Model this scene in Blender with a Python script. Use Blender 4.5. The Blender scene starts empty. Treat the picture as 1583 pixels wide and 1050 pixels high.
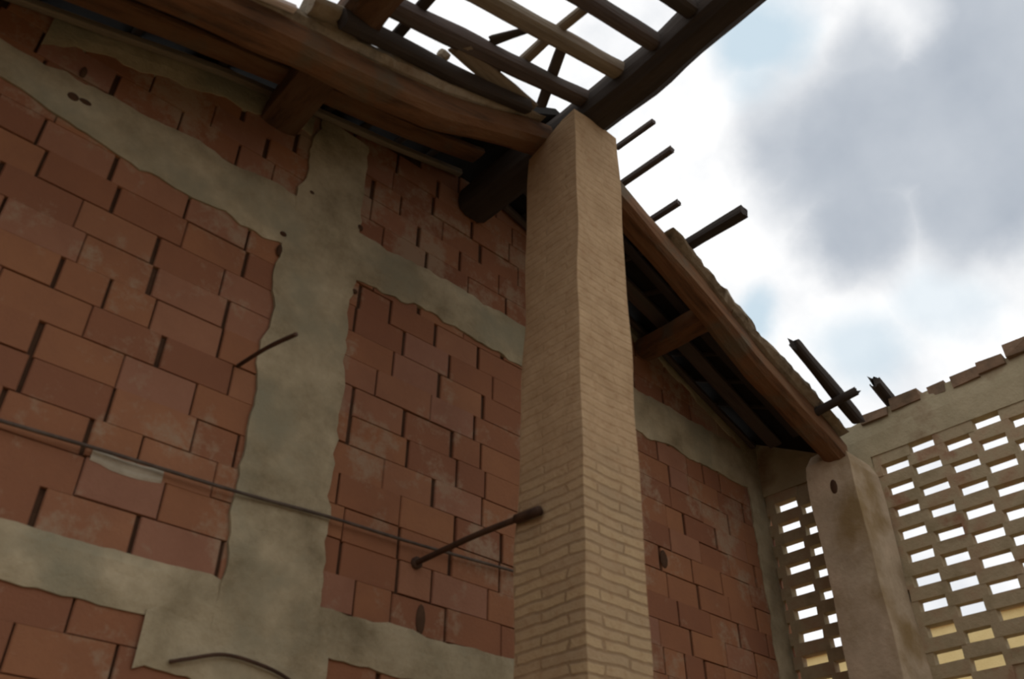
import bpy, bmesh, math, random
from mathutils import Vector, Matrix, noise

S = bpy.context.scene
C = S.collection
S.view_settings.view_transform = 'Standard'
S.view_settings.look = 'None'
S.view_settings.gamma = 1.0
S.view_settings.use_curve_mapping = False
S.view_settings.exposure = 0.0
rng = random.Random(7)
EYE = 1.6                       # every z below is measured from eye level and lifted by this

def V(x, y, z): return Vector((x, y, z + EYE))

# ------------------------------------------------------------------ materials
def srgb(r, g, b):
    f = lambda c: (c / 255 / 12.92) if c / 255 <= .04045 else ((c / 255 + .055) / 1.055) ** 2.4
    return (f(r), f(g), f(b), 1)

def new_mat(name, rough=.9):
    m = bpy.data.materials.new(name); m.use_nodes = True
    nt = m.node_tree; b = nt.nodes['Principled BSDF']
    b.inputs['Roughness'].default_value = rough
    b.inputs['Specular IOR Level'].default_value = .15
    return m, nt, b

def nd(nt, t, **k):
    n = nt.nodes.new(t)
    for a, v in k.items(): setattr(n, a, v)
    return n

def noise_tex(nt, vec, scale, detail=5, rough=.6, stretch=None):
    n = nd(nt, 'ShaderNodeTexNoise')
    n.inputs['Scale'].default_value = scale; n.inputs['Detail'].default_value = detail
    n.inputs['Roughness'].default_value = rough
    if stretch:
        mp = nd(nt, 'ShaderNodeMapping'); mp.inputs['Scale'].default_value = stretch
        nt.links.new(vec, mp.inputs['Vector']); vec = mp.outputs['Vector']
    nt.links.new(vec, n.inputs['Vector'])
    return n.outputs['Fac']

def ramp(nt, fac, stops):
    r = nd(nt, 'ShaderNodeValToRGB')
    e = r.color_ramp.elements
    while len(e) < len(stops): e.new(.5)
    for i, (p, c) in enumerate(stops):
        e[i].position = p; e[i].color = c if len(c) == 4 else (*c, 1)
    nt.links.new(fac, r.inputs['Fac'])
    return r.outputs['Color']

def mix(nt, fac, a, b, mode='MIX'):
    m = nd(nt, 'ShaderNodeMix', data_type='RGBA', blend_type=mode)
    for s, v in ((m.inputs['Factor'], fac), (m.inputs['A'], a), (m.inputs['B'], b)):
        if hasattr(v, 'links') or hasattr(v, 'is_linked'): nt.links.new(v, s)
        else: s.default_value = v
    return m.outputs['Result']

def bump(nt, b, h, strength=.4, dist=.01):
    n = nd(nt, 'ShaderNodeBump'); n.inputs['Strength'].default_value = strength
    n.inputs['Distance'].default_value = dist
    nt.links.new(h, n.inputs['Height']); nt.links.new(n.outputs['Normal'], b.inputs['Normal'])

def objco(nt): return nd(nt, 'ShaderNodeTexCoord').outputs['Object']

def mat_mottled(name, cols, scale=3, stretch=None, bscale=40, bstr=.4, rough=.9, patch=None, pscale=1.2, pcut=(.52, .68)):
    m, nt, b = new_mat(name, rough); co = objco(nt)
    n = noise_tex(nt, co, scale, 6, .65, stretch)
    k = len(cols)
    col = ramp(nt, n, [(.3 + .4 * i / (k - 1), c) for i, c in enumerate(cols)])
    if patch:
        p = noise_tex(nt, co, pscale, 4, .6)
        f = ramp(nt, p, [(pcut[0], (0, 0, 0)), (pcut[1], (1, 1, 1))])
        col = mix(nt, f, col, patch)
    nt.links.new(col, b.inputs['Base Color'])
    bump(nt, b, noise_tex(nt, co, bscale, 5, .7, stretch), bstr)
    return m

def mat_blocks(name, grime):
    m, nt, b = new_mat(name); co = objco(nt)
    at = nd(nt, 'ShaderNodeAttribute', attribute_name='tone')
    col = ramp(nt, at.outputs['Fac'], [(0, srgb(130, 87, 65)), (.35, srgb(140, 95, 69)), (.7, srgb(150, 104, 74)), (1, srgb(144, 104, 86))])
    n = noise_tex(nt, co, 4, 6, .7)
    col = mix(nt, ramp(nt, n, [(.35, (0, 0, 0)), (.75, (.55, .55, .55))]), col, srgb(120, 82, 64))
    s = noise_tex(nt, co, 3.3, 9, .75)
    f = ramp(nt, s, [(.58 - grime, (0, 0, 0)), (.68 - grime, (.8, .8, .8))])
    col = mix(nt, f, col, srgb(152, 130, 108))
    nt.links.new(col, b.inputs['Base Color'])
    bump(nt, b, noise_tex(nt, co, 60, 4, .7), .35)
    return m

def mat_pillar():
    m, nt, b = new_mat('old_yellow_brick'); co = objco(nt)
    sp = nd(nt, 'ShaderNodeSeparateXYZ'); nt.links.new(co, sp.inputs[0])
    ad = nd(nt, 'ShaderNodeMath', operation='ADD'); nt.links.new(sp.outputs['X'], ad.inputs[0]); nt.links.new(sp.outputs['Y'], ad.inputs[1])
    cb = nd(nt, 'ShaderNodeCombineXYZ'); nt.links.new(ad.outputs[0], cb.inputs['X']); nt.links.new(sp.outputs['Z'], cb.inputs['Y'])
    wob = nd(nt, 'ShaderNodeTexNoise'); wob.inputs['Scale'].default_value = 9
    nt.links.new(co, wob.inputs['Vector'])
    wv = nd(nt, 'ShaderNodeVectorMath', operation='MULTIPLY_ADD')
    nt.links.new(wob.outputs['Color'], wv.inputs[0]); wv.inputs[1].default_value = (.06, .018, 0); nt.links.new(cb.outputs[0], wv.inputs[2])
    bt = nd(nt, 'ShaderNodeTexBrick')
    bt.inputs['Scale'].default_value = 1; bt.inputs['Brick Width'].default_value = .24; bt.inputs['Row Height'].default_value = .037
    bt.inputs['Mortar Size'].default_value = .006; bt.inputs['Mortar Smooth'].default_value = .4; bt.inputs['Bias'].default_value = -.1
    bt.inputs['Color1'].default_value = srgb(176, 152, 116); bt.inputs['Color2'].default_value = srgb(156, 134, 106); bt.inputs['Mortar'].default_value = srgb(136, 113, 86)
    nt.links.new(wv.outputs[0], bt.inputs['Vector'])
    # upper half is smeared over with mortar, the lower half shows its courses
    n = noise_tex(nt, co, 4, 6, .7)
    mr = nd(nt, 'ShaderNodeMapRange'); mr.inputs['From Min'].default_value = 2.9; mr.inputs['From Max'].default_value = 4.0
    nt.links.new(sp.outputs['Z'], mr.inputs['Value'])
    ad2 = nd(nt, 'ShaderNodeMath', operation='ADD'); nt.links.new(n, ad2.inputs[0]); nt.links.new(mr.outputs[0], ad2.inputs[1])
    f = ramp(nt, ad2.outputs[0], [(.38, (.1, .1, .1)), (.8, (.92, .92, .92))])
    pl = ramp(nt, noise_tex(nt, co, 9, 6, .7), [(.3, srgb(158, 130, 98)), (.7, srgb(182, 154, 120))])
    col = mix(nt, f, bt.outputs['Color'], pl)
    st = ramp(nt, noise_tex(nt, co, 22, 4, .7), [(.52, (0, 0, 0)), (.72, (.45, .45, .45))])
    col = mix(nt, st, col, srgb(140, 104, 72))
    nt.links.new(col, b.inputs['Base Color'])
    inv = nd(nt, 'ShaderNodeMath', operation='MULTIPLY_ADD'); nt.links.new(bt.outputs['Fac'], inv.inputs[0]); inv.inputs[1].default_value = -.6
    nt.links.new(noise_tex(nt, co, 35, 5, .7), inv.inputs[2])
    bump(nt, b, inv.outputs[0], .6, .012)
    return m

M = {}
M['block'] = mat_blocks('red_hollow_block', .05)
M['block_top'] = mat_blocks('mortar_smeared_block', .10)
M['block_plain'] = mat_mottled('far_brickwork', [srgb(124, 84, 64), srgb(146, 104, 80)], 3)
M['joint'] = mat_mottled('joint_mortar', [srgb(62, 42, 30), srgb(84, 62, 46)], 6)
M['concrete'] = mat_mottled('cast_concrete', [srgb(126, 114, 90), srgb(160, 147, 120), srgb(182, 168, 140)], 4.5, None, 45, .7, .95, srgb(140, 134, 112), 2.6, (.48, .66))
M['pillar'] = mat_pillar()
M['render'] = mat_mottled('rough_lime_render', [srgb(150, 132, 108), srgb(176, 158, 134), srgb(190, 170, 146)], 4, None, 40, .5, .95, srgb(140, 118, 84), 2.2)
M['openbrick'] = mat_mottled('dusty_tan_brick', [srgb(138, 124, 96), srgb(164, 148, 120), srgb(158, 128, 102)], 5, None, 50, .5, .95, srgb(140, 96, 74), 4, (.62, .75))
M['parapet'] = mat_mottled('parapet_mortar', [srgb(150, 138, 110), srgb(174, 160, 132)], 4, None, 40, .6, .95, srgb(128, 104, 80), 3)
M['tile'] = mat_mottled('weathered_tile', [srgb(96, 82, 66), srgb(140, 112, 90)], 9)
M['wood_warm'] = mat_mottled('warm_brown_timber', [srgb(72, 55, 42), srgb(114, 82, 58), srgb(122, 94, 70)], 5, (.5, 3, 3), 30, .8, .85, srgb(100, 88, 72), 4, (.55, .7))
M['wood_mid'] = mat_mottled('brown_timber', [srgb(64, 50, 40), srgb(98, 73, 54), srgb(108, 86, 66)], 5, (.5, 3, 3), 30, .8, .85)
M['wood_dark'] = mat_mottled('dark_weathered_timber', [srgb(62, 54, 51), srgb(84, 73, 68), srgb(78, 73, 68)], 5, (.25, 3, 3), 30, .6, .85)
M['wood_grey'] = mat_mottled('grey_weathered_timber', [srgb(100, 90, 78), srgb(130, 118, 102), srgb(112, 96, 80)], 5, (.25, 3, 3), 30, .6, .85)
M['wood_black'] = mat_mottled('blackened_timber', [srgb(48, 42, 38), srgb(66, 58, 52)], 5, (.25, 3, 3), 30, .5, .85)
M['wood_pale'] = mat_mottled('pale_lath_timber', [srgb(190, 176, 168), srgb(214, 200, 192)], 6, (.25, 3, 3))
M['mortar'] = mat_mottled('grey_mortar_bed', [srgb(98, 88, 74), srgb(146, 134, 116), srgb(124, 106, 86)], 7, None, 40, .8, .95)
M['mortar_pale'] = mat_mottled('pale_mortar', [srgb(150, 140, 122), srgb(176, 166, 148)], 12)
M['deck'] = mat_mottled('shade_black_roof_underside', [srgb(22, 20, 18), srgb(36, 32, 28)], 5, (1, 6, 1))  # near-black base colour stands in for the deep shade under the tiles
M['iron'] = mat_mottled('rusty_iron', [srgb(58, 44, 36), srgb(84, 62, 48)], 14, None, 80, .4, .7)
M['rod'] = mat_mottled('dull_tie_rod', [srgb(66, 56, 50), srgb(100, 88, 78)], 14, None, 80, .4, .6)
M['earth'] = mat_mottled('dusty_ground', [srgb(168, 146, 112), srgb(192, 168, 132)], 1.5)
M['ochre'] = mat_mottled('ochre_plaster', [srgb(206, 182, 128), srgb(222, 200, 148)], 2)
M['rooftile'] = mat_mottled('house_roof_tile', [srgb(170, 140, 110), srgb(190, 160, 126)], 5)
M['glass'] = mat_mottled('shut_brown_shutter', [srgb(84, 64, 48), srgb(98, 76, 58)], 8)

# ------------------------------------------------------------------ helpers
def link(name, me, mats, parent=None):
    o = bpy.data.objects.new(name, me); C.objects.link(o)
    for m in (mats if isinstance(mats, (list, tuple)) else [mats]): me.materials.append(m)
    if parent is not None: o.parent = parent
    return o

def mesh_from(name, verts, faces, mats, parent=None, smooth=False, midx=None, tones=None):
    me = bpy.data.meshes.new(name); me.from_pydata([tuple(v) for v in verts], [], faces); me.update()
    if midx: me.polygons.foreach_set('material_index', midx)
    if smooth: me.polygons.foreach_set('use_smooth', [True] * len(me.polygons))
    if tones:
        a = me.attributes.new('tone', 'FLOAT', 'FACE'); a.data.foreach_set('value', tones)
    return link(name, me, mats, parent)

def tag(o, label, cat, group=None):
    o['label'] = label; o['category'] = cat
    if group: o['group'] = group
    return o

def structure(o): o['kind'] = 'structure'; return o

def beam(name, pts, w, h, mat, parent=None, power=4.0, rough=.04, seed=0, seg=.09, taper=0, jag=.0, sides=14):
    """A worn timber along world points; w across, h high; its own frame has x along it."""
    pts = [Vector(p) for p in pts]
    p0, p1 = pts[0], pts[-1]
    X = (p1 - p0).normalized()
    up = Vector((0, 0, 1)) if abs(X.z) < .95 else Vector((0, 1, 0))
    Y = up.cross(X).normalized(); Z = X.cross(Y)
    mw = Matrix((X, Y, Z)).transposed().to_4x4(); mw.translation = p0
    inv = mw.inverted()
    loc = [inv @ p for p in pts]
    L = loc[-1].x
    n = max(2, int(L / seg)) + 1
    vs = []; fs = []
    for i in range(n):
        x = L * i / (n - 1)
        for a, b_ in zip(loc, loc[1:]):
            if a.x - 1e-6 <= x <= b_.x + 1e-6:
                t = (x - a.x) / max(1e-9, b_.x - a.x); c = a.lerp(b_, t); break
        k = 1 - taper * i / (n - 1)
        oy = noise.noise((x * 1.3, seed * 3.1, 5)) * rough * w * 1.5
        oz = noise.noise((x * 1.3, seed * 3.1, 9)) * rough * h * 1.5
        for j in range(sides):
            a = 2 * math.pi * (j + .5) / sides
            ca, sa = math.cos(a), math.sin(a)
            r = (abs(ca) ** power + abs(sa) ** power) ** (-1 / power)
            r *= 1 + rough * 2.2 * noise.noise((x * 4 + seed, ca * .8 + seed, sa * .8))
            xx = x
            if i in (0, n - 1) and jag: xx += jag * noise.noise((ca * 2.3, sa * 2.3, seed + i))
            vs.append((xx, c.y + oy + ca * r * w / 2 * k, c.z + oz + sa * r * h / 2 * k))
    for i in range(n - 1):
        for j in range(sides):
            a = i * sides + j; b_ = i * sides + (j + 1) % sides
            fs.append((a, b_, b_ + sides, a + sides))
    fs.append(tuple(range(sides - 1, -1, -1))); fs.append(tuple(range((n - 1) * sides, n * sides)))
    o = mesh_from(name, vs, fs, mat)
    if power < 3: o.data.polygons.foreach_set('use_smooth', [len(p.vertices) == 4 for p in o.data.polygons])
    if parent is not None:
        o.parent = parent; o.matrix_parent_inverse = parent.matrix_world.inverted() if False else Matrix()
        o.matrix_basis = parent.matrix_basis.inverted() @ mw
    else: o.matrix_basis = mw
    return o

def tube(name, pts, r, mat, parent=None, sides=8, seed=0, smoothpts=6):
    """A thin bent rod through world points (Catmull-Rom)."""
    P = [Vector(p) for p in pts]; Q = []
    for i in range(len(P) - 1):
        a = P[max(0, i - 1)]; b_ = P[i]; c = P[i + 1]; d = P[min(len(P) - 1, i + 2)]
        for k in range(smoothpts):
            t = k / smoothpts
            Q.append(.5 * ((2 * b_) + (c - a) * t + (2 * a - 5 * b_ + 4 * c - d) * t * t + (3 * b_ - a - 3 * c + d) * t ** 3))
    Q.append(P[-1]); o0 = Q[0].copy()
    vs = []; fs = []
    for i, q in enumerate(Q):
        T = (Q[min(len(Q) - 1, i + 1)] - Q[max(0, i - 1)]).normalized()
        A = T.cross(Vector((.2, .1, 1))).normalized(); B = T.cross(A)
        rr = r * (1 + .12 * noise.noise((i * .6, seed, 2)))
        for j in range(sides):
            t = 2 * math.pi * j / sides
            vs.append(q - o0 + A * math.cos(t) * rr + B * math.sin(t) * rr)
    for i in range(len(Q) - 1):
        for j in range(sides):
            a = i * sides + j; b_ = i * sides + (j + 1) % sides
            fs.append((a, b_, b_ + sides, a + sides))
    fs.append(tuple(range(sides - 1, -1, -1))); fs.append(tuple(range((len(Q) - 1) * sides, len(Q) * sides)))
    o = mesh_from(name, vs, fs, mat, None, True)
    if parent is not None:
        o.parent = parent; o.location = o0 - parent.location
    else: o.location = o0
    return o

def lerp_line(pts, x):
    if x <= pts[0][0]: a, b_ = pts[0], pts[1]
    elif x >= pts[-1][0]: a, b_ = pts[-2], pts[-1]
    else:
        for a, b_ in zip(pts, pts[1:]):
            if a[0] <= x <= b_[0]: break
    return a[1] + (b_[1] - a[1]) * (x - a[0]) / (b_[0] - a[0])

def box_faces(o=0):
    return [(o, o + 3, o + 2, o + 1), (o + 4, o + 5, o + 6, o + 7), (o, o + 1, o + 5, o + 4), (o + 1, o + 2, o + 6, o + 5), (o + 2, o + 3, o + 7, o + 6), (o + 3, o, o + 4, o + 7)]

# ------------------------------------------------------------------ layout (metres)
WALL = 2.65                                           # y of the brick gable wall's face
OPEN = 4.61                                           # x of the open-brick wall's face
WALL_TOP = [(-1.6, 2.42), (-.065, 2.90), (.915, 3.25), (1.43, 3.34), (2.15, 3.53), (3.61, 3.17), (4.03, 3.0), (4.75, 2.74)]     # underside of roof along the gable
BEAM_L = [(-1.6, 2.07), (.236, 2.529), (.911, 2.701), (1.388, 2.847), (1.978, 3.125)]      # underside of the rafter beams, far edge
BEAM_R = [(2.2, 3.28), (2.67, 3.068), (3.6, 2.607), (4.067, 2.435), (4.32, 2.32)]
def beam_under(x): return lerp_line(BEAM_L + BEAM_R, x)

# ------------------------------------------------------------------ floor, wall_back
fl = structure(mesh_from('floor', [(-40, -40, 0), (40, -40, 0), (40, 40, 0), (-40, 40, 0)], [(0, 1, 2, 3)], M['earth']))

bx, bz = .26, .13
z0 = 1.034
vs = []; fs = []; mi = []; tn = []
X0, X1 = -1.6, OPEN + .12
# backing (dark mortar seen in the joints), follows the gable line
xs = [X0 + (X1 - X0) * i / 40 for i in range(41)]
for x in xs:
    zt = lerp_line(WALL_TOP, x) + EYE + .01
    for y in (WALL + .014, WALL + .25):
        vs.append((x, y, 0)); vs.append((x, y, zt))
for i in range(40):
    a = 4 * i; b_ = a + 4
    for f in ((a, b_, b_ + 1, a + 1), (a + 2, a + 3, b_ + 3, b_ + 2), (a + 1, b_ + 1, b_ + 3, a + 3)):
        fs.append(f); mi.append(1); tn.append(.5)
for f in ((0, 1, 3, 2), (160, 162, 163, 161)): fs.append(f); mi.append(1); tn.append(.5)
k = -20
while True:
    zb = z0 + k * bz
    if zb > 3.6: break
    k += 1
    if zb < -EYE: continue
    x = X0 - (bx / 2 if k % 2 else 0) + rng.uniform(-.03, .03)
    while x < X1:
        wd = bx * (rng.choice((1, 1, 1, 1, .62, 1.1)))
        gap = rng.choice((.003, .006, .010, .015, .020)); gz = rng.choice((.0004, .0006, .001, .0015, .003))
        xa, xb = max(x, X0), min(x + wd - gap, X1)
        zc = zb + bz - gz
        x += wd
        if xb - xa < .03: continue
        if zb + bz * .4 > lerp_line(WALL_TOP, (xa + xb) / 2): continue
        d = rng.uniform(-.003, .003); tilt = rng.uniform(-.003, .003); c = .004; c2 = .0012
        y0 = WALL + d
        o = len(vs)
        za, zt = zb + EYE + tilt, zc + EYE + tilt
        vs += [(xa, y0 + .05, za), (xb, y0 + .05, za), (xb, y0 + .05, zt), (xa, y0 + .05, zt),
               (xa, y0 + c, za), (xb, y0 + c, za), (xb, y0 + c, zt), (xa, y0 + c, zt),
               (xa + c, y0, za + c2), (xb - c, y0, za + c2), (xb - c, y0, zt - c2), (xa + c, y0, zt - c2)]
        q = [(o + 8, o + 9, o + 10, o + 11)]
        for j in range(4):
            n2 = (j + 1) % 4
            q += [(o + 4 + j, o + 4 + n2, o + 8 + n2, o + 8 + j), (o + j, o + n2, o + 4 + n2, o + 4 + j)]
        t = rng.random()
        m_ = 2 if zb > 2.66 else 0
        for f in q: fs.append(f); mi.append(m_); tn.append(t)
wall = structure(mesh_from('wall_back', vs, fs, [M['block'], M['joint'], M['block_top']], midx=mi, tones=tn))

def band(name, a0, a1, lo, hi, vertical, y, rough, seed, th=.05):
    """Concrete cast into the wall with ragged edges; lo/hi are functions along the run."""
    n = int(abs(a1 - a0) / .035) + 1; R = 5
    vs = []; fs = []
    for i in range(n + 1):
        s = a0 + (a1 - a0) * i / n
        e0 = lo(s) + rough * (noise.noise((s * 5, seed, 0)) + .6 * noise.noise((s * 17, seed, 3)))
        e1 = hi(s) + rough * (noise.noise((s * 5, seed, 7)) + .6 * noise.noise((s * 17, seed, 11)))
        row = [(e0, y + th)] + [(e0 + (e1 - e0) * j / R, y + (.004 if j in (0, R) else 0) + .004 * noise.noise((s * 4, j * 1.3, seed))) for j in range(R + 1)] + [(e1, y + th)]
        for t, yy in row:
            vs.append((t, yy, s + EYE) if vertical else (s, yy, t + EYE))
    W = R + 3
    for i in range(n):
        for j in range(W - 1):
            a = i * W + j
            f = (a, a + 1, a + W + 1, a + W)
            fs.append(f if vertical else f[::-1])
    return mesh_from(name, vs, fs, M['concrete'], wall)

band('concrete_tie_band', X0, X1 - .15, lambda s: .872, lambda s: 1.036, False, WALL - .010, .014, 1)
band('concrete_tie_band', X0, X1 - .1, lambda s: lerp_line([(0, 2.53), (.55, 2.46), (1, 2.44), (2, 2.5), (3, 2.46), (4.6, 2.46)], s),
     lambda s: lerp_line([(0, 2.69), (.5, 2.72), (1, 2.735), (3, 2.74), (4.6, 2.73)], s), False, WALL - .012, .026, 5)
band('concrete_column', -EYE, 3.285, lambda s: lerp_line([(-1, 1.21), (.6, 1.21), (1.2, 1.185), (2.4, 1.165), (2.8, 1.19), (3.3, 1.24)], s),
     lambda s: lerp_line([(-1, 1.57), (.8, 1.565), (1.8, 1.535), (2.5, 1.515), (3.3, 1.50)], s), True, WALL - .016, .026, 9)
# rough mortar patch spilling under the lower band beside the column
band('mortar_patch', .98, 1.62, lambda s: .70 + .10 * abs(s - 1.3), lambda s: .90, False, WALL - .013, .05, 14)
# grey quoin where the brick wall meets the open brickwork
band('concrete_quoin', -EYE, 2.80, lambda s: 4.45, lambda s: OPEN + .02, True, WALL - .012, .03, 21)
# smeared mortar under the eaves
band('mortar_smear', .1, 1.2, lambda s: lerp_line(WALL_TOP, s) - .15, lambda s: lerp_line(WALL_TOP, s), False, WALL - .008, .05, 31)
band('mortar_smear', 3.3, 4.62, lambda s: lerp_line(WALL_TOP, s) - .09, lambda s: lerp_line(WALL_TOP, s), False, WALL - .009, .04, 33)

def plain_wall(name, xa, xb, ya, yb, h):
    v2 = []; f2 = []
    o = 0
    v2 = [(xa, ya, 0), (xb, ya, 0), (xb, yb, 0), (xa, yb, 0), (xa, ya, h), (xb, ya, h), (xb, yb, h), (xa, yb, h)]
    return structure(mesh_from(name, v2, box_faces(0), M['block_plain']))
plain_wall('unseen_wall_left', -4.25, -4.0, -6.25, WALL, 3.9)  # this wall and the next are unseen, added to keep low sky light out
plain_wall('unseen_wall_front', -4.0, OPEN + .1, -6.25, -6.0, 4.2)

# ------------------------------------------------------------------ wall_right: open brickwork
pitch, hole, row, th = .356, .150, .0655, .055
vs = []; fs = []
def addbox(xa, xb, ya, yb, za, zb, vs=vs, fs=fs, j=0.0):
    o = len(vs)
    for (x, y, z) in ((xa, ya, za), (xb, ya, za), (xb, yb, za), (xa, yb, za), (xa, ya, zb), (xb, ya, zb), (xb, yb, zb), (xa, yb, zb)):
        vs.append((x + rng.uniform(-j, j), y + rng.uniform(-j, j), z + EYE + rng.uniform(-j, j) * .6))
    fs += box_faces(o)
topz = 2.416 + row * .5
for r in range(0, 62):
    zc = 2.416 - row * r
    if zc < -EYE: break
    ph = 1.621 if r % 2 == 0 else 1.437
    n = -6
    for n in range(-6, 5):
        hc = ph + pitch * n
        ya, yb = hc + hole / 2, hc + pitch - hole / 2
        ya, yb = max(ya, 0.0), min(yb, WALL - .002)
        if yb - ya > .02:
            addbox(OPEN, OPEN + th, ya + rng.uniform(-.008, .008), yb + rng.uniform(-.008, .008), zc - row / 2 - .0015, zc + row / 2 + .0015, j=.003)
        # some openings bricked shut lower down
        if (r > 15 and 0 < hc < WALL and rng.random() < .16) or (r == 0 and hc > 1.9):
            addbox(OPEN + .012, OPEN + th, hc - hole / 2 - .01, hc + hole / 2 + .01, zc - row / 2, zc + row / 2)
wr = structure(mesh_from('wall_right', vs, fs, M['openbrick']))
# solid course above with a broken top edge
def slab(name, ya, yb, zlo, zhi, xa, xb, mat, parent, rough, seed):
    n = int((yb - ya) / .03); vs = []; fs = []
    for i in range(n + 1):
        y = ya + (yb - ya) * i / n
        zt = zhi(y) + rough * (noise.noise((y * 4, seed, 1)) + .8 * noise.noise((y * 14, seed, 4)))
        for x, z in ((xa, zlo), (xa - .004, (zlo + zt) / 2), (xa + .01, zt), (xb, zt), (xb, zlo)):
            vs.append((x + .004 * noise.noise((y * 6, z * 6, seed)), y, z + EYE))
    for i in range(n):
        for j in range(5):
            a = i * 5 + j; b_ = i * 5 + (j + 1) % 5
            fs.append((a, a + 5, b_ + 5, b_))
    fs.append(tuple(range(5))[::-1]); fs.append(tuple(range(n * 5, n * 5 + 5)))
    return mesh_from(name, vs, fs, mat, parent)
slab('parapet', 0.0, WALL + .24, topz - .002, lambda y: lerp_line([(0, 2.76), (1.0, 2.75), (1.15, 2.70), (1.6, 2.72), (1.95, 2.69), (2.1, 2.67), (2.2, 2.76), (2.65, 2.84), (2.85, 2.9)], y), OPEN - .006, OPEN + .06, M['parapet'], wr, .022, 3)
y = .1
i = 0
while y < 1.85:
    L = rng.uniform(.09, .17)
    zt = lerp_line([(0, 2.76), (1.0, 2.75), (1.15, 2.71), (1.6, 2.725), (1.95, 2.69), (2.65, 2.66)], y)
    v2 = []; f2 = []
    addbox(OPEN - .02 + rng.uniform(-.01, .02), OPEN + .075, y, y + L, zt - .05, zt + rng.uniform(.0, .03), v2, f2, .008)
    mesh_from('coping_brick', v2, f2, M['tile'], wr)
    y += L + rng.uniform(.0, .06); i += 1
# strip of solid brick between the plastered pillar and the first openings
v2 = []; f2 = []
addbox(OPEN - .012, OPEN + .06, 1.91, 2.2, -EYE, topz, v2, f2, .004)
o = mesh_from('mortar_strip', v2, f2, M['parapet'], wr)

# ------------------------------------------------------------------ pillars
def block_column(name, corners, zs, mat, sub=30, rough=.006, seed=0):
    """corners(z) -> four (x, y) counter-clockwise; zs per-corner top height."""
    me_v = []; fs = []; per = 8
    for i in range(sub + 1):
        t = i / sub
        ring = []
        for c in range(4):
            for q in range(per):
                u = q / per
                zt = zs[c] * (1 - u) + zs[(c + 1) % 4] * u
                z = -EYE + (zt + EYE) * t
                A = corners(z)[c]; B = corners(z)[(c + 1) % 4]
                x = A[0] * (1 - u) + B[0] * u; y = A[1] * (1 - u) + B[1] * u
                m = rough * (1.6 if q == 0 else 1)
                x += m * noise.noise((x * 5 + seed, y * 5, z * 3)); y += m * noise.noise((x * 5 + seed, y * 5, z * 3 + 9))
                if i == sub: z += 2 * rough * noise.noise((x * 9, y * 9, seed))
                ring.append((x, y, z + EYE))
        me_v += ring
    W = 4 * per
    for i in range(sub):
        for j in range(W):
            a = i * W + j; b_ = i * W + (j + 1) % W
            fs.append((a, b_, b_ + W, a + W))
    fs.append(tuple(range(sub * W, sub * W + W))); fs.append(tuple(range(W))[::-1])
    return mesh_from(name, me_v, fs, mat)

def main_corners(z):
    fx = 1.955 + .0195 * (z - .7); fy = 1.78 - .013 * (z - .7); rx = 2.25 + .018 * (z - .756); by = 2.10 - .024 * (z - .77)
    return [(fx, fy), (rx, fy), (rx, by), (fx, by)]
p = block_column('brick_pillar', main_corners, [3.20, 3.235, 3.14, 3.10], M['pillar'], 90, .007, 2)
tag(p, 'tall square pillar of yellowish old brick standing free in the middle of the photo', 'pillar')
v2 = []; f2 = []
def put_hole(parent, name, c, sx, sy, sz, mat):
    bm = bmesh.new(); bmesh.ops.create_icosphere(bm, subdivisions=2, radius=1)
    for v in bm.verts: v.co = Vector((c[0] + v.co.x * sx, c[1] + v.co.y * sy, c[2] + EYE + v.co.z * sz))
    me = bpy.data.meshes.new(name); bm.to_mesh(me); bm.free()
    return link(name, me, mat, parent)

def p2_corners(z):
    k = max(0, (z - 2.32) / .12) if z > 2.32 else 0
    s = .05 * k * k
    return [(4.28 + s, 1.90 + 1.2 * s), (OPEN - .003, 1.90 + 1.2 * s), (OPEN - .003, 2.165 - s), (4.28 + s, 2.165 - s)]
p2 = block_column('plastered_pillar', p2_corners, [2.44, 2.46, 2.43, 2.42], M['render'], 60, .012, 6)
tag(p2, 'stout grey plastered pillar with rounded top built against the open brickwork wall', 'pillar')

# ------------------------------------------------------------------ rafter beams along the slope
def off(pts, y, dz): return [V(x, y, z + dz) for x, z in pts]
lb = beam('rafter_beam', off(BEAM_L[:-1] + [(2.05, 3.15)], 1.985, .06), .135, .125, M['wood_warm'], None, 5, .07, 3)
tag(lb, 'heavy warm brown rafter beam with grey mortar on top, running up the left slope to the brick pillar', 'beam')
rb = beam('rafter_beam', off(BEAM_R, 1.985, .06), .135, .125, M['wood_warm'], None, 5, .07, 8)
tag(rb, 'heavy warm brown rafter beam sloping down from the brick pillar to the plastered pillar', 'beam')

def mortar(parent, pts, ya, yb, hts, seed, rough=.02):
    x0, x1 = pts[0][0], pts[-1][0]; n = int((x1 - x0) / .03); R = 10
    vs = []; fs = []
    inv = parent.matrix_basis.inverted()
    for i in range(n + 1):
        x = x0 + (x1 - x0) * i / n; zb = lerp_line(pts, x); h = lerp_line(hts, x)
        k = min(1, 4 * i / n + .3, 4 * (n - i) / n + .3)
        for j in range(R):
            a = 2 * math.pi * (j + .5) / R; ca, sa = math.cos(a), math.sin(a)
            r = (abs(ca) ** 3 + abs(sa) ** 3) ** (-1 / 3)
            r *= 1 + .16 * noise.noise((x * 7, ca + seed, sa)) + .15 * noise.noise((x * 25, ca * 2 + seed, sa * 2))
            vs.append(inv @ Vector((x, (ya + yb) / 2 + ca * r * (yb - ya) / 2, zb + EYE + h / 2 + sa * r * h / 2 * k)))
    for i in range(n):
        for j in range(R):
            a = i * R + j; b_ = i * R + (j + 1) % R
            fs.append((a, b_, b_ + R, a + R))
    fs.append(tuple(range(R))[::-1]); fs.append(tuple(range(n * R, n * R + R)))
    o = mesh_from('mortar_bed', vs, fs, M['mortar'], parent)
    o['label'] = 'lumpy grey mortar bed'
    return o
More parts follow.
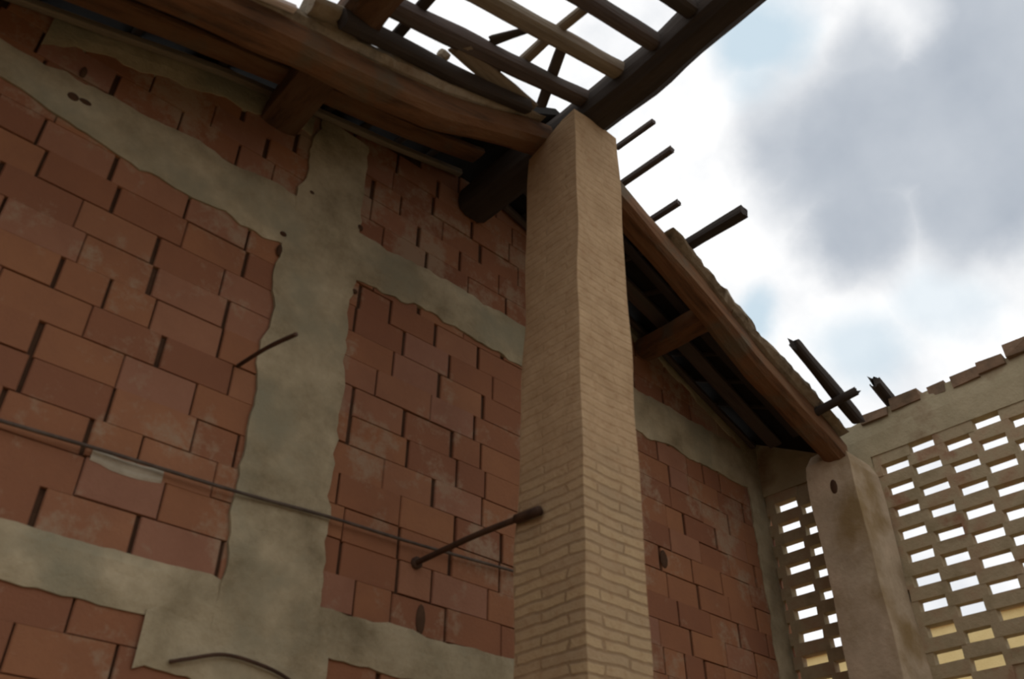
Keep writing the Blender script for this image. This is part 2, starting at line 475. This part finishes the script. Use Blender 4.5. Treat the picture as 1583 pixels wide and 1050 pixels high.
mortar(lb, [(x, z + .105) for x, z in BEAM_L[1:-1]] + [(1.97, 3.22)], 1.895, 2.03, [(.2, .07), (1.0, .08), (1.4, .085), (1.8, .08), (1.97, .05)], 4)
mortar(rb, [(x, z + .10) for x, z in [(2.85, 2.979), (3.6, 2.607), (4.067, 2.435), (4.3, 2.34)]], 1.87, 2.04, [(2.85, .03), (3.2, .05), (3.27, .09), (3.33, .05), (4.3, .08)], 12)

# ------------------------------------------------------------------ ridge and purlins (run out from the gable wall)
rd = beam('ridge_beam', [V(2.16, 2.64, 3.33), V(2.15, 1.7, 3.305), V(2.145, 1.0, 3.33), V(2.14, .2, 3.35), V(2.13, -1.8, 3.36)], .185, .185, M['wood_black'], None, 3.2, .06, 15)
tag(rd, 'thick dark ridge log reaching from the top of the brick pillar out over the viewer', 'beam')
pl = beam('purlin', [V(1.04, 2.64, 3.12), V(.96, 2.03, 2.985), V(.93, 1.83, 2.93), V(.89, 1.5, 2.83), V(.86, .3, 2.80), V(.84, -1.4, 2.80)], .17, .13, M['wood_mid'], None, 5, .06, 17)
tag(pl, 'thick purlin crossing over the left rafter beam with its near stretch dark against the sky', 'beam')
pr = beam('purlin', [V(3.54, 2.64, 3.06), V(3.28, 1.93, 2.83)], .13, .12, M['wood_warm'], None, 5, .05, 19, jag=.02)
tag(pr, 'short brown purlin under the right roof slope, between gable wall and right rafter beam', 'beam')
pe = beam('eave_pole', [V(4.06, 2.02, 2.515), V(4.04, 1.66, 2.535)], .045, .045, M['wood_black'], None, 2.5, .08, 23, jag=.02)
tag(pe, 'short black pole poking out above the foot of the right rafter beam', 'pole')
tr = beam('broken_rafter', [V(3.70, 1.78, 2.745), V(4.24, 1.78, 2.493)], .055, .07, M['wood_black'], None, 4, .1, 25, jag=.08, taper=-.1)
tag(tr, 'black broken rafter tilted against the sky beside the open brickwork wall', 'rafter')
ts = beam('broken_rafter', [V(4.50, 1.73, 2.83), V(4.72, 1.74, 2.755)], .06, .07, M['wood_black'], None, 4, .14, 27, jag=.09)
tag(ts, 'short splintered black rafter stub lying on top of the open brickwork wall', 'rafter')

# lath ends sticking out over the right beam
for (x, y1, z, r, sd, lab) in ((2.70, 1.80, 3.72, .030, 1, 'thin lath end right beside the pillar top, just under the ridge log'),
                               (2.665, 1.69, 3.385, .036, 2, 'long thin lath end right of the brick pillar, second below the ridge log'),
                               (2.93, 1.865, 3.32, .036, 3, 'short thin lath end over the right rafter beam, just above the thickest stub'),
                               (3.10, 1.60, 3.185, .062, 4, 'thickest black squared stub sticking out over the right rafter beam into the sky')):
    o = beam('roof_lath', [V(x, 2.06, z + .005), V(x, y1, z)], r, r, M['wood_black' if sd == 4 else 'wood_dark'], None, 5 if sd == 4 else 3, .08, 30 + sd, jag=.01)
    tag(o, lab, 'lath', 'lath ends over the right beam')

# ------------------------------------------------------------------ bare left slope: rafters and laths against the sky
def SL(x): return 3.33 + .36 * (x - 2.1)
rows = ((1.868, 1.83, .06, .075, 'wood_black', .86, -.05, 'dark rafter lying along the mortar of the left rafter beam'),
        (1.735, 2.09, .075, .075, 'wood_dark', -.3, 0, 'lowest bare rafter over the left slope, ending at the brick pillar top'),
        (1.520, 2.08, .075, .075, 'wood_grey', -.35, 0, 'greyish brown second bare rafter up from the brick pillar, crossed by laths'),
        (1.310, 2.08, .070, .08, 'wood_dark', -.25, 0, 'third bare rafter up from the brick pillar, ending halfway along the ridge log'),
        (1.100, 2.08, .070, .075, 'wood_black', -.4, 0, 'uppermost visible bare rafter, its end just below the top edge of the photo'))
for i, (y, xe, w, h, m, xs_, dz, lab) in enumerate(rows):
    o = beam('rafter', [V(xs_, y - .03, SL(xs_) + dz), V(1.4, y, SL(1.4) + dz - .005), V(xe, y + .01, SL(xe) + dz)], w, h, M[m], None, 3.5, .07, 40 + i)
    tag(o, lab, 'rafter', 'bare rafters of the left slope')
LT = ((1.10, 1.62, 1.11, 1.90, .045, 'wood_black', .03, 'short dark lath beside the thick left purlin, nearest it'),
      (1.675, 1.28, 1.65, 1.60, .045, 'wood_grey', .03, 'grey lath between second and third bare rafters left of the ridge log'),
      (1.665, 1.53, 1.667, 1.78, .045, 'wood_grey', .05, 'grey lath between first and second bare rafters, left one of the pair forming a V'),
      (1.735, 1.54, 1.945, 1.90, .050, 'wood_dark', .045, 'slanting lath running down to the pillar top, right one of the pair forming a V'),
      (1.57, 1.76, 1.545, 1.93, .040, 'wood_black', -.01, 'short dark lath crossing behind the broken plank beside the left rafter beam'))
for i, (xa, ya, xb, yb, w, m, dz, lab) in enumerate(LT):
    o = beam('cross_lath', [V(xa, ya, SL(xa) + dz), V(xb, yb, SL(xb) + dz - .01)], w, .03, M[m], None, 4, .08, 60 + i, jag=.02)
    tag(o, lab, 'lath')
o = beam('broken_plank', [V(1.34, 1.755, 3.03), V(1.60, 1.83, 3.135), V(1.88, 1.90, 3.235)], .085, .03, M['wood_grey'], None, 4, .1, 71, jag=.05)
tag(o, 'loose grey broken plank slanting from the lowest bare rafter down to the pillar top', 'plank')
o = beam('wood_splinter', [V(1.46, 1.705, 3.135), V(1.53, 1.60, 3.155), V(1.575, 1.55, 3.175)], .05, .022, M['wood_black'], None, 3, .15, 73, jag=.05, taper=.6)
tag(o, 'pointed dark splinter sticking up from the lowest bare rafter', 'splinter')
o = beam('pale_lath', [V(.40, 1.885, 2.66), V(.70, 1.885, 2.772)], .03, .022, M['wood_pale'], None, 5, .05, 75)
tag(o, 'thin whitish lath end on the left rafter beam at the top edge of the photo', 'lath')
bm_pts = [V(.74, 1.88, 2.84), V(.93, 1.87, 2.89)]
o = beam('rubble_lump', bm_pts, .12, .09, M['mortar'], None, 2.2, .3, 77, seg=.03)
tag(o, 'lump of dark grey rubble on the left rafter beam, left of the thick purlin', 'rubble')

# ------------------------------------------------------------------ roof left over the strip between beam and gable wall
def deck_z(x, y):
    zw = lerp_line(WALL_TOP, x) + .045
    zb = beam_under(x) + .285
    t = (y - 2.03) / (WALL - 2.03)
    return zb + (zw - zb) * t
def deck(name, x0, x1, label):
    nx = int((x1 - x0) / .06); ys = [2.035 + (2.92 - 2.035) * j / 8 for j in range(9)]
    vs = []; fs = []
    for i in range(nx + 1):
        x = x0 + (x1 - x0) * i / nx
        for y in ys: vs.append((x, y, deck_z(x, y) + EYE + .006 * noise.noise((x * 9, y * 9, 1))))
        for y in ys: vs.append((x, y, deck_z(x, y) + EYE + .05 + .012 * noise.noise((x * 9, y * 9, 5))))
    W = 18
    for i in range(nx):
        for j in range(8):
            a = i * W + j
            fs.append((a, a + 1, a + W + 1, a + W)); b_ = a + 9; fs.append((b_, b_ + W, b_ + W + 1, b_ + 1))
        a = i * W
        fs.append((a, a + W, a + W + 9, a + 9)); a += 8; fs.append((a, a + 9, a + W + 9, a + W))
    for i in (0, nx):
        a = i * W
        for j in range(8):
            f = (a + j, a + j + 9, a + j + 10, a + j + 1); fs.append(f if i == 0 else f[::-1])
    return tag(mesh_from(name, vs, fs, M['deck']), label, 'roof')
deck('roof_covering', -1.6, 2.25, 'roof underside painted shade-black left of the brick pillar, between gable wall and rafter beam')
deck('roof_covering', 2.26, OPEN + .1, 'roof underside painted shade-black right of the brick pillar, between gable wall and rafter beam')

def along(y, x0, x1, dz, n=8): return [V(x0 + (x1 - x0) * i / n, y, deck_z(x0 + (x1 - x0) * i / n, y) + dz) for i in range(n + 1)]
BT = ((2.615, -1.5, 2.05, .035, .035, 'wood_grey', -.06, 'thin batten tucked along the gable wall top left of the brick pillar'),
      (2.43, -1.5, 2.02, .10, .035, 'wood_warm', -.055, 'broad brown board under the left roof slope, midway between gable wall and rafter beam'),
      (2.23, -1.5, 2.02, .05, .03, 'wood_black', -.035, 'narrow blackened batten under the left roof slope, next to the rafter beam'),
      (2.615, 2.3, 4.55, .035, .035, 'wood_dark', -.06, 'thin batten tucked along the gable wall top right of the brick pillar'),
      (2.43, 2.3, 4.5, .09, .035, 'wood_dark', -.05, 'broad board under the right roof slope, midway between gable wall and rafter beam'),
      (2.23, 2.3, 4.4, .05, .03, 'wood_black', -.035, 'narrow blackened batten under the right roof slope, next to the rafter beam'))
for i, (y, x0, x1, w, h, m, dz, lab) in enumerate(BT):
    o = beam('roof_batten', along(y, x0, x1, dz), w, h, M[m], None, 6, .05, 80 + i)
    tag(o, lab, 'batten', 'battens under the remaining roof')
NM = ('leftmost', 'second', 'third', 'fourth', 'fifth', 'sixth', 'seventh')
for side, xs_ in (('left', (.35, .7, 1.22, 1.42, 1.62, 1.82)), ('right', (2.5, 2.75, 3.0, 3.25, 3.75, 3.98, 4.2))):
    for i, x in enumerate(xs_):
        o = beam('under_lath', [V(x, 2.05, deck_z(x, 2.05) - .012), V(x + .02, 2.63, deck_z(x, 2.63) - .012)], .035, .022, M['wood_black'], None, 5, .06, 90 + i)
        tag(o, f'dark cross lath under the shady {side} roof slope, {NM[i]} from the left', 'lath', f'cross laths under the {side} roof')

# ------------------------------------------------------------------ iron
cb = tube('tie_cable', [V(-.8, WALL - .03, 1.275), V(.0, WALL - .03, 1.285), V(.435, WALL - .028, 1.302), V(.747, WALL - .028, 1.316), V(1.177, WALL - .03, 1.328), V(1.535, WALL - .03, 1.35), V(1.948, WALL - .028, 1.364), V(2.55, WALL - .022, 1.40)], .0062, M['rod'], None, 8, 1)
tag(cb, 'long thin dark cable stretched along the gable wall above the lower concrete band', 'cable')
rod = tube('strut_rod', [V(1.962, WALL + .02, 1.300), V(1.955, 2.3, 1.30), V(1.948, 1.985, 1.283)], .0115, M['iron'], None, 10, 2)
tag(rod, 'rusty iron rod bracing the brick pillar to the gable wall', 'rod')
e = tube('clamp', [V(1.948, 2.07, 1.288), V(1.942, 1.95, 1.278)], .017, M['iron'], rod, 10, 3, 3)
w_ = tube('anchor_plate', [V(1.962, WALL - .012, 1.300), V(1.962, WALL + .012, 1.300)], .024, M['iron'], rod, 12, 4, 2)
rb2 = tube('rebar_stub', [V(1.10, WALL + .03, 1.825), V(1.08, 2.4, 1.76), V(1.06, 2.16, 1.68)], .008, M['iron'], None, 8, 5)
tag(rb2, 'short rusty iron bar jutting out of the gable wall left of the concrete column', 'bar')
wi = tube('hanging_wire', [V(1.08, WALL - .02, .752), V(1.134, WALL - .03, .770), V(1.242, WALL - .03, .803), V(1.366, WALL - .03, .797), V(1.47, WALL - .03, .772), V(1.54, WALL - .03, .72)], .006, M['iron'], None, 8, 6)
tag(wi, 'short drooping dark wire at the foot of the concrete column below the lower band', 'wire')

# put-log holes in masonry
put_hole(p, 'putlog_hole', (2.185, 1.7795, 1.42), .018, .006, .02, M['joint'])
put_hole(wall, 'putlog_hole', (3.53, WALL - .002, 1.75), .03, .008, .05, M['joint'])
put_hole(wall, 'putlog_hole', (2.0, WALL - .002, 1.09), .022, .008, .06, M['joint'])
put_hole(p2, 'putlog_hole', (4.282, 2.02, 2.19), .006, .022, .045, M['joint'])

rng2 = random.Random(3)
for (x, z, a, b_) in ((1.158, 2.41, .012, .03), (1.16, 2.50, .016, .012), (1.512, 2.76, .016, .018), (1.25, 2.80, .014, .012), (.262, 2.61, .022, .02), (.305, 2.615, .026, .014), (.26, 2.75, .012, .03), (1.53, 2.40, .014, .012)):
    put_hole(wall, 'concrete_void', (x, WALL - .010, z), a, .008, b_, M['joint'])
dab = band('mortar_dab', .70, .93, lambda s: 1.290 - .02 * math.sin((s - .70) * 12), lambda s: 1.322, False, WALL - .008, .012, 41)
dab.data.materials.clear(); dab.data.materials.append(M['mortar_pale'])
v2 = []; f2 = []
bmx = bmesh.new(); bmesh.ops.create_icosphere(bmx, subdivisions=2, radius=.028)
for v in bmx.verts: v.co *= 1 + .3 * noise.noise(v.co * 60)
mex = bpy.data.meshes.new('small_stone'); bmx.to_mesh(mex); bmx.free()
st = link('small_stone', mex, M['mortar']); st.location = V(1.335, 1.855, SL(1.335) + .012)
tag(st, 'small lump of stone on the dark rafter along the left rafter beam, against the sky', 'stone')

# ------------------------------------------------------------------ house beyond the open brickwork
h = bpy.data.objects.new('neighbour_house', None); C.objects.link(h); h.location = (13.5, 5, 0)
tag(h, 'pale ochre plastered house glimpsed through the lower openings of the brickwork', 'house')
def hpart(name, boxes, mat, parent=h, base=Vector((13.5, 5, 0))):
    v2 = []; f2 = []
    for b_ in boxes:
        o = len(v2)
        xa, xb, ya, yb, za, zb = b_
        v2 += [Vector(q) - base for q in ((xa, ya, za), (xb, ya, za), (xb, yb, za), (xa, yb, za), (xa, ya, zb), (xb, ya, zb), (xb, yb, zb), (xa, yb, zb))]
        f2 += box_faces(o)
    return mesh_from(name, v2, f2, mat, parent)
hpart('house_wall', [(12, 16, -1, 11, 0, 5.36)], M['ochre'])
v2 = [Vector(q) - Vector((13.5, 5, 0)) for q in ((11.95, -1.2, 5.36), (16.2, -1.2, 5.36), (14, -1.2, 5.44), (11.95, 11.2, 5.36), (16.2, 11.2, 5.36), (14, 11.2, 5.44))]
mesh_from('house_roof', v2, [(0, 2, 1), (3, 4, 5), (0, 3, 5, 2), (1, 2, 5, 4), (0, 1, 4, 3)], M['rooftile'], h)
for yy in (1.0, 5.5, 8.6):
    hpart('shutter', [(11.96, 12.02, yy, yy + .9, 1.0, 2.3)], M['glass'])

# ------------------------------------------------------------------ sky: bright overcast with grey and blue patches
W = bpy.data.worlds.new('overcast_sky'); S.world = W; W.use_nodes = True
nt = W.node_tree; nt.nodes.clear()
out = nd(nt, 'ShaderNodeOutputWorld'); bg = nd(nt, 'ShaderNodeBackground'); nt.links.new(bg.outputs[0], out.inputs[0])
co = nd(nt, 'ShaderNodeTexCoord').outputs['Generated']
def warp(amp, scale):
    n = nd(nt, 'ShaderNodeTexNoise'); n.inputs['Scale'].default_value = scale; n.inputs['Detail'].default_value = 6; n.inputs['Roughness'].default_value = .55
    nt.links.new(co, n.inputs['Vector'])
    s = nd(nt, 'ShaderNodeVectorMath', operation='SUBTRACT'); nt.links.new(n.outputs['Color'], s.inputs[0]); s.inputs[1].default_value = (.5, .5, .5)
    m = nd(nt, 'ShaderNodeVectorMath', operation='MULTIPLY_ADD'); nt.links.new(s.outputs[0], m.inputs[0]); m.inputs[1].default_value = (amp,) * 3; nt.links.new(co, m.inputs[2])
    return m.outputs[0]
wv = warp(.085, 7)
def blob(c, r0, r1, amp=1.0):
    d = nd(nt, 'ShaderNodeVectorMath', operation='DISTANCE'); nt.links.new(wv, d.inputs[0]); d.inputs[1].default_value = c
    m = nd(nt, 'ShaderNodeMapRange', interpolation_type='SMOOTHSTEP'); nt.links.new(d.outputs['Value'], m.inputs['Value'])
    m.inputs['From Min'].default_value = r0; m.inputs['From Max'].default_value = r1; m.inputs['To Min'].default_value = amp; m.inputs['To Max'].default_value = 0
    return m.outputs[0]
def op(o_, a, b_):
    m = nd(nt, 'ShaderNodeMath', operation=o_)
    for i, v in enumerate((a, b_)):
        if isinstance(v, (int, float)): m.inputs[i].default_value = v
        else: nt.links.new(v, m.inputs[i])
    return m.outputs[0]
def union(bl):
    f = bl[0]
    for b_ in bl[1:]: f = op('MAXIMUM', f, b_)
    return f
grey = union([blob((.684, .211, .699), .05, .14), blob((.650, .262, .712), .02, .09, .9), blob((.728, .245, .64), .03, .09), blob((.72, .10, .685), .06, .15),
              blob((.757, .15, .63), .04, .10), blob((.69, .04, .72), .06, .14), blob((.77, .06, .63), .05, .12), blob((.645, .17, .745), .02, .08, .9), blob((.705, .16, .69), .05, .1),
              blob((-.2, .3, .9), .2, .5, .5), blob((.2, -.6, .75), .3, .6, .5)])
grey = op('MULTIPLY', grey, op('SUBTRACT', 1.0, blob((.640, .120, .758), .01, .05, .55)))
blue = union([blob((.565, .238, .790), .02, .07), blob((.59, .262, .764), .01, .05, .7), blob((.722, .372, .584), .01, .045), blob((.79, .30, .535), .02, .07, .7), blob((.80, .22, .56), .02, .06, .5), blob((-.5, -.3, .8), .1, .4), blob((.5, -.7, .5), .1, .4)])
n = nd(nt, 'ShaderNodeTexNoise'); n.inputs['Scale'].default_value = 8; n.inputs['Detail'].default_value = 5; nt.links.new(co, n.inputs['Vector'])
gcol = ramp(nt, n.outputs['Fac'], [(.3, srgb(178, 186, 197)), (.7, srgb(200, 206, 214))])
wcol = ramp(nt, n.outputs['Fac'], [(.33, (.84, .86, .89)), (.52, (1.06, 1.06, 1.06))])
col = mix(nt, blue, wcol, srgb(206, 224, 236))
col = mix(nt, grey, col, gcol)
nt.links.new(col, bg.inputs['Color']); bg.inputs['Strength'].default_value = 1.0

# soft sun behind thin cloud, from the open side
sd = bpy.data.lights.new('veiled_sun', 'SUN'); sd.energy = .25; sd.angle = math.radians(70); sd.color = (1, .95, .86)
so = bpy.data.objects.new('veiled_sun', sd); C.objects.link(so)
so.rotation_euler = Vector((-.15, .75, -.65)).to_track_quat('-Z', 'Y').to_euler()

# ------------------------------------------------------------------ camera
cd = bpy.data.cameras.new('camera'); cam = bpy.data.objects.new('camera', cd); C.objects.link(cam)
r_, d_, f_ = Vector((.73093, -.68245, .00285)), Vector((.40111, .42622, -.81083)), Vector((.55213, .5938, .58527))
mw = Matrix((r_, -d_, -f_)).transposed().to_4x4(); mw.translation = (0, 0, EYE)
cam.matrix_world = mw
cd.sensor_width = 36; cd.lens = 36 * 1371.485 / 1583; cd.clip_start = .02
cd.dof.use_dof = True; cd.dof.focus_distance = 600; cd.dof.aperture_fstop = 4.4      # focused past the building: soft all over
S.camera = cam
